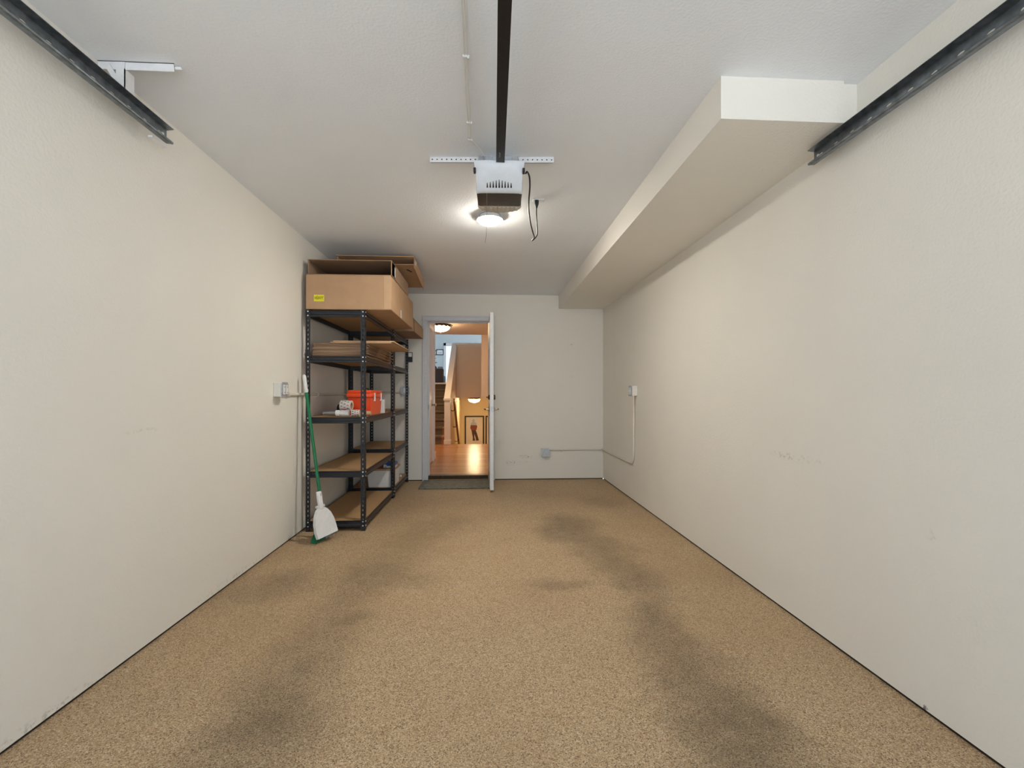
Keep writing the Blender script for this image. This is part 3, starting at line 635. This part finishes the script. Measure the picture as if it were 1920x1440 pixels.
part('hang_hole', 'grey_pl', dp, lambda b: box(b, (.002, -.0198, .305), (.010, -.018, .325), .0005, 1), loc=(-.024, 0, 0), rot=(0, R(6), 0))

# ------------------------------------------------------------------ electrical boxes and conduits
def ebox(name, label, loc, rot, octo=True, outlets=True, cover='zinc'):
    """local: back on y=0 plane, facing -y; loc = centre of back"""
    T = thing(name, label, 'outlet box', loc, rot)
    part('box_body', 'box_cream', T, lambda b: box(b, (-.052, -.056, -.052), (.052, 0, .052), .004, 1))
    o_, k = .055, .016
    part('cover_plate', cover, T, lambda b: prism(b, [(-o_ + k, -.0561, -o_), (o_ - k, -.0561, -o_), (o_, -.0561, -o_ + k), (o_, -.0561, o_ - k), (o_ - k, -.0561, o_), (-o_ + k, -.0561, o_), (-o_, -.0561, o_ - k), (-o_, -.0561, -o_ + k)], (0, -.006, 0)))
    if outlets:
        for sx in (-.024, .024):
            f = part('receptacle', 'outlet', T, lambda b: box(b, (sx - .017, -.068, -.036), (sx + .017, -.062, .036), .004, 1))
            for sz in (-.02, .02):
                part('slot', 'ink', f, lambda b: (box(b, (sx - .007, -.0685, sz - .005), (sx - .0045, -.0679, sz + .005)), box(b, (sx + .0045, -.0685, sz - .005), (sx + .007, -.0679, sz + .005))))
    return T
ebox('outlet_box', 'cream surface outlet box with metal cover on the left wall', (XL, 3.398, 1.165), (0, 0, R(90)))
ebox('outlet_box', 'cream surface outlet box with metal cover on the right wall', (XR, 4.672, 1.165), (0, 0, R(-90)))
e3 = ebox('junction_box', 'octagonal metal junction box low on the end wall', (.78, YB, .363), (0, 0, 0), outlets=False)
part('emboss', 'zinc', e3, lambda b: [box(b, (x - .006, -.0635, zz - .004), (x + .006, -.062, zz + .004), .001, 1) for x in (-.015, .015) for zz in (-.022, 0, .022)])
e4 = ebox('junction_box', 'octagonal metal junction box on the end wall behind the shelving', (-1.045, YB, 1.178), (0, 0, 0), outlets=False)
part('switch_face', 'outlet', e4, lambda b: box(b, (-.02, -.066, -.03), (.035, -.062, .03), .002, 1))
def conduit(label, pts, r=.0115):
    return tag(part('conduit', 'beige', None, lambda b: tube(b, pts, r, 10), 60), label, 'conduit')
c1 = conduit('cream conduit dropping from the right wall outlet box and bending to the corner',
        curve([(XR - .028, 4.66, 1.118), (XR - .026, 4.668, 1.05), (XR - .014, 4.69, .95), (XR - .0125, 4.70, .80), (XR - .0125, 4.70, .60), (XR - .0125, 4.71, .47), (XR - .0125, 4.75, .412), (XR - .0125, 4.82, .398), (XR - .0125, 5.2, .397), (XR - .0125, 5.90, .396), (XR - .0125, 5.985, .396)], 5))
conduit('cream conduit running low along the end wall to the corner', [(.83, YB - .0125, .392), (1.0, YB - .0125, .392), (1.2, YB - .0125, .395), (XR - .03, YB - .0125, .396)])
conduit('cream conduit running along the left wall behind the shelving', [(XL + .0125, 3.452, 1.131), (XL + .0125, 4.4, 1.131), (XL + .0125, 5.98, 1.131)])
conduit('cream conduit on the end wall behind the shelving', [(XL + .03, YB - .0125, 1.150), (-1.2, YB - .0125, 1.152), (-1.098, YB - .0125, 1.153)])
for (x, y, zz, lab_, a) in ((XL, 3.56, 1.131, 'conduit clip on the left wall beside the outlet box', 90), (XL, 4.15, 1.131, 'conduit clip on the left wall behind the tape rolls', 90), (1.0, YB, .392, 'conduit clip on the end wall near the low junction box', 0)):
    T = thing('conduit_clip', lab_, 'clip', (x, y, zz), (0, 0, R(a)), 'conduit clips')
    part('strap', 'beige', T, lambda b: tube(b, curve([(-.0, -.004, .016), (0, -.024, .012), (0, -.0265, 0), (0, -.024, -.012), (0, -.004, -.016)], 4), .0035, 6))
    part('tab', 'beige', T, lambda b: box(b, (-.006, -.004, -.034), (.006, 0, -.012), .001, 1))
# wall control
kp = thing('wall_control', 'black wall control with white panel beside the door casing', 'control', (-.992, YB, 1.611))
part('case', 'black', kp, lambda b: box(b, (-.036, -.028, -.064), (.036, 0, .064), .004, 2))
part('panel', 'white_plastic', kp, lambda b: box(b, (-.014, -.030, .004), (.030, -.027, .056), .001, 1))

# ------------------------------------------------------------------ garage door opener
ox = .071
rail_t = thing('opener_rail', 'black steel opener rail running overhead towards the garage door', 'rail', (ox, 2.268, 2.29))
rdir = (.018 - ox, -3.1)
part('rail_bar', 'rail', rail_t, lambda b: prism(b, [(-.021, 0, 0), (.021, 0, 0), (.021, 0, .008), (.012, 0, .012), (.012, 0, .045), (-.012, 0, .045), (-.012, 0, .012), (-.021, 0, .008)], (rdir[0], rdir[1], 0)))
part('rail_mark', 'white_plastic', rail_t, lambda b: [box(b, (-.0075 + .0028 * (i % 2), -.09 + .009 * i, -.0006), (-.0055 + .003 * (i % 2), -.086 + .009 * i, 0)) for i in range(5)])
op = thing('garage_opener', 'white and dark garage door opener hanging from the ceiling', 'opener', (ox, 2.44, 2.19), (0, 0, R(-2.0)))
part('housing', 'dark_plastic', op, lambda b: box(b, (-.120, -.07, 0), (.120, .125, .135), .010, 2), 50)
def cover(b):
    nu, nv = 18, 10
    def P(u, v, k=0):
        wd = .129 - .010 * v - .006 * math.sin(v * math.pi)
        z = .113 - .118 * v + .006 * (u * u) * (1 if v < .5 else -0.2)
        y = -.165 + .02 * (abs(u) ** 3) + .085 * v ** 1.6 + .006 * math.cos(u * 3) * v
        return (u * wd, y + k, z)
    g = [[b.verts.new(P(-1 + 2 * i / nu, j / nv)) for i in range(nu + 1)] for j in range(nv + 1)]
    for j in range(nv):
        for i in range(nu): b.faces.new((g[j][i], g[j][i + 1], g[j + 1][i + 1], g[j + 1][i]))
    loop = [g[0][i] for i in range(nu + 1)] + [g[j][nu] for j in range(1, nv + 1)] + [g[nv][i] for i in range(nu - 1, -1, -1)] + [g[j][0] for j in range(nv - 1, 0, -1)]
    back = [b.verts.new((q.co.x * .98, max(q.co.y + .012, -.060), q.co.z)) for q in loop]
    n = len(loop)
    for i in range(n): b.faces.new((loop[i], loop[(i + 1) % n], back[(i + 1) % n], back[i]))
part('front_cover', 'lens', op, cover, 50)
def cov_pt(u, v):
    wd = .129 - .010 * v - .006 * math.sin(v * math.pi)
    return Vector((u * wd, -.165 + .02 * (abs(u) ** 3) + .085 * v ** 1.6 + .006 * math.cos(u * 3) * v, .113 - .118 * v + .006 * (u * u) * (1 if v < .5 else -0.2)))
for i in range(9):
    u = -.52 + .1325 * i * .98; k = 1 - abs(i - 4) / 9; v0, v1 = .88, .88 - .22 * k - .02
    a, c_, e = cov_pt(u - .038, v0), cov_pt(u + .038, v0), cov_pt(u + .012, v1); e2 = cov_pt(u - .012, v1)
    part('vent_slot', 'ink', op, lambda b: prism(b, [a + Vector((0, -.0012, 0)), c_ + Vector((0, -.0012, 0)), e + Vector((0, -.0012, 0)), e2 + Vector((0, -.0012, 0))], (0, .004, 0)))
part('rear_lens', 'frost', op, lambda b: prism(b, [(-.122, .118, .0)] + [(-.122 * math.cos(R(q)), .122 + .085 * math.sin(R(q)), .0) for q in range(0, 181, 12)] + [(.122, .118, .0)], (0, 0, .11)), 40)
for i in range(9):
    xx = -.096 + .024 * i; yy = .122 + .085 * math.sqrt(max(0, 1 - (xx / .122) ** 2))
    part('lens_rib', 'frost', op, lambda b: box(b, (xx - .007, .128, -.003), (xx + .007, yy - .002, .001), .001, 1))
for s in (-1, 1):
    part('side_screw', 'black', op, lambda b: box(b, (s * .124 - .006, -.145, .065), (s * .124 + .006, -.12, .088), .002, 1))
    part('hanger_strap', 'white_metal', op, lambda b: box(b, (s * .085 - .013, .050, .13), (s * .085 + .013, .053, .25)))
part('hanger_plate', 'zinc', op, lambda b: box(b, (-.115, .050, .210), (.105, .053, .249)))
part('antenna', 'grey_pl', op, lambda b: tube(b, curve([(-.066, -.05, .0), (-.070, .10, -.01), (-.078, .30, -.03), (-.085, .42, -.055), (-.095, .5, -.08)], 5), .0012, 5), 60, label='thin hanging aerial wire')
# perforated ceiling strip
ps = thing('perforated_angle', 'white perforated steel angle fixed across the ceiling over the opener', 'bracket', (-.308, 2.522, 2.44), (0, 0, R(-2.77)))
bm = bmesh.new(); perf(bm, .682, .031, .0025, 26, .0042, .0042, lambda u, v, q: (u, q, -.031 + v)); obj('hole_leg', mesh('hole_leg', bm, 'white_metal'), ps)
part('ceiling_leg', 'white_metal', ps, lambda b: box(b, (0, 0, -.0025), (.682, .03, 0)))
part('shadow_gap', 'dark_plastic', ps, lambda b: box(b, (.004, .012, -.027), (.678, .014, -.003)))  # dark sheet standing in for the shade behind the holes
# outlet on the ceiling and power cord
co = thing('ceiling_outlet', 'white outlet plate on the ceiling right of the opener', 'outlet', (.352, 3.04, ZC))
part('plate', 'white_plastic', co, lambda b: box(b, (-.040, -.018, -.010), (.040, .018, 0), .002, 1))
part('receptacle', 'outlet', co, lambda b: box(b, (-.030, -.013, -.0125), (.030, .013, -.0095), .002, 1))
pc = thing('power_cord', 'black power cord looping from the opener up to the ceiling outlet', 'cord', (.338, 3.03, 2.428))
cp = [(.2035, 2.33, 2.268), (.212, 2.345, 2.284), (.228, 2.39, 2.28), (.236, 2.45, 2.25), (.240, 2.56, 2.20), (.262, 2.70, 2.165), (.292, 2.84, 2.150), (.312, 2.94, 2.152), (.302, 2.985, 2.145), (.322, 3.0, 2.165), (.340, 3.01, 2.20), (.338, 3.02, 2.27), (.336, 3.03, 2.34), (.337, 3.03, 2.385)]
part('cord', 'black', pc, lambda b: tube(b, [p - Vector((.338, 3.03, 2.428)) for p in curve(cp, 5)], .0042, 8), 60)
part('plug', 'black', pc, lambda b: (tube(b, [(-.001, 0, -.05), (-.001, 0, -.038), (0, 0, -.022), (0, 0, 0)], [.006, .009, .014, .015], 12)), 50)
# sensor wires with clips
sw = thing('sensor_wires', 'pair of thin pale wires tacked along the ceiling to the opener', 'wire', (-.08, 2.2, ZC))
def swire(b):
    o = Vector((-.08, 2.2, ZC))
    for s, ph in ((-1, 0), (1, 1.4)):
        P = [(-.05, -.6, -.004), (-.068, .6, -.004), (-.077 + s * .006, 1.76, -.005), (-.080 + s * .006, 1.9, -.010), (-.079 + s * .008, 2.05, -.012 - .006 * (s > 0)), (-.080 + s * .004, 2.19, -.005), (-.084 + s * .006, 2.27, -.016), (-.080 + s * .002, 2.335, -.005), (-.03, 2.40, -.02), (.0, 2.455, -.05)]
        tube(b, [Vector((x, y, ZC + zz)) - o for x, y, zz in curve(P, 6)], .0016, 5)
part('wires', 'beige', sw, swire, 60)
for (x, y) in ((-.077, 1.76), (-.080, 2.19), (-.080, 2.335)):
    part('clip', 'white_plastic', sw, lambda b: (box(b, (x - .014 + .08, y - 2.206, -.009), (x + .014 + .08, y - 2.196, 0), .002, 1), tube(b, [(x + .08 + .009, y - 2.2, -.013), (x + .08 + .009, y - 2.2, 0)], .004, 8)))
# LED disc
ld = thing('disc_ceiling_light', 'round white lit LED light on the garage ceiling', 'light', (.029, 3.33, ZC))
part('base', 'white_plastic', ld, lambda b: lathe(b, [(.072, 0), (.074, -.004), (.074, -.020), (.088, -.026), (.0950, -.029), (.0950, -.0378), (.0912, -.0378), (.0900, -.0352)], 36), 40)  # rim widened to shield the ceiling from the diffuser's light
part('gasket', 'grey_pl', ld, lambda b: lathe(b, [(.076, 0), (.076, -.004), (.07, -.004)], 36), 40)
part('diffuser', 'led', ld, lambda b: lathe(b, [(.0900, -.0352), (.0906, -.037), (.0865, -.046), (.071, -.054), (.045, -.060), (.0, -.063)], 40), 50)

# ------------------------------------------------------------------ garage door tracks
def track(name, label, xw, s, zc, y1, y0=-.75):
    """C-channel opening away from the wall (s=+1 opens to +x); web at xw"""
    T = thing(name, label, 'track', (xw, y1, zc)); L = y1 - y0; hh = .028
    n = int(L / .085)
    bm = bmesh.new(); perf(bm, L, 2 * hh, .002, n, .012, .0045, lambda u, v, q: (q * s, -u, v - hh)); obj('web', mesh('web', bm, 'steel'), T)
    part('top_flange', 'steel', T, lambda b: prism(b, [(0, 0, hh), (s * .034, 0, hh + .004), (s * .034, 0, hh + .006), (0, 0, hh + .002)], (0, -L, 0)))
    part('bottom_flange', 'steel', T, lambda b: (prism(b, [(0, 0, -hh), (s * .022, 0, -hh - .002), (s * .022, 0, -hh - .004), (0, 0, -hh - .002)], (0, -L, 0)), tube(b, [(s * .024, .004, -hh + .002), (s * .024, -L, -hh + .002)], .006, 8)))
    part('bolt', 'rivet', T, lambda b: lathe(b, [(.007, 0), (.006, s * .006), (.002, s * .007)], 10, (s * .002, -.03, -.002), 'X'))
    return T
track('door_track', 'dark steel overhead garage door track beside the left wall', -1.442, 1, 2.296, 2.14)
track('door_track', 'dark steel overhead garage door track beside the right wall', 1.500, -1, 2.213, 2.0)
hg = thing('track_hanger', 'white ceiling bracket holding the left door track', 'bracket', (-1.42, 1.868, ZC))
part('ceiling_angle', 'white_metal', hg, lambda b: (box(b, (-.095, -.0, -.033), (.19, .003, 0)), box(b, (-.095, 0, -.003), (.19, .034, 0))))
part('drop_strap', 'white_metal', hg, lambda b: (box(b, (-.026, -.003, -.107), (.008, 0, -.004)), box(b, (.005, -.003, -.107), (.008, .045, -.030))))
part('brace', 'white_metal', hg, lambda b: prism(b, [(-.072, -.005, -.012), (-.050, -.005, -.012), (-.004, -.005, -.088), (-.020, -.005, -.100)], (0, .0025, 0)))
part('wall_clip', 'white_metal', hg, lambda b: box(b, (-.05, .20, -.185), (-.03, .29, -.177)))
part('screw', 'white_metal', hg, lambda b: lathe(b, [(.006, 0), (.006, .022), (.003, .024)], 10, (.19, .012, -.012), 'X'))
rf = thing('track_hanger', 'small screw bracket at the soffit corner above the right track', 'bracket', (1.515, 1.855, ZC))
part('screw_head', 'white_metal', rf, lambda b: lathe(b, [(.006, 0), (.006, -.01), (.002, -.014)], 10))
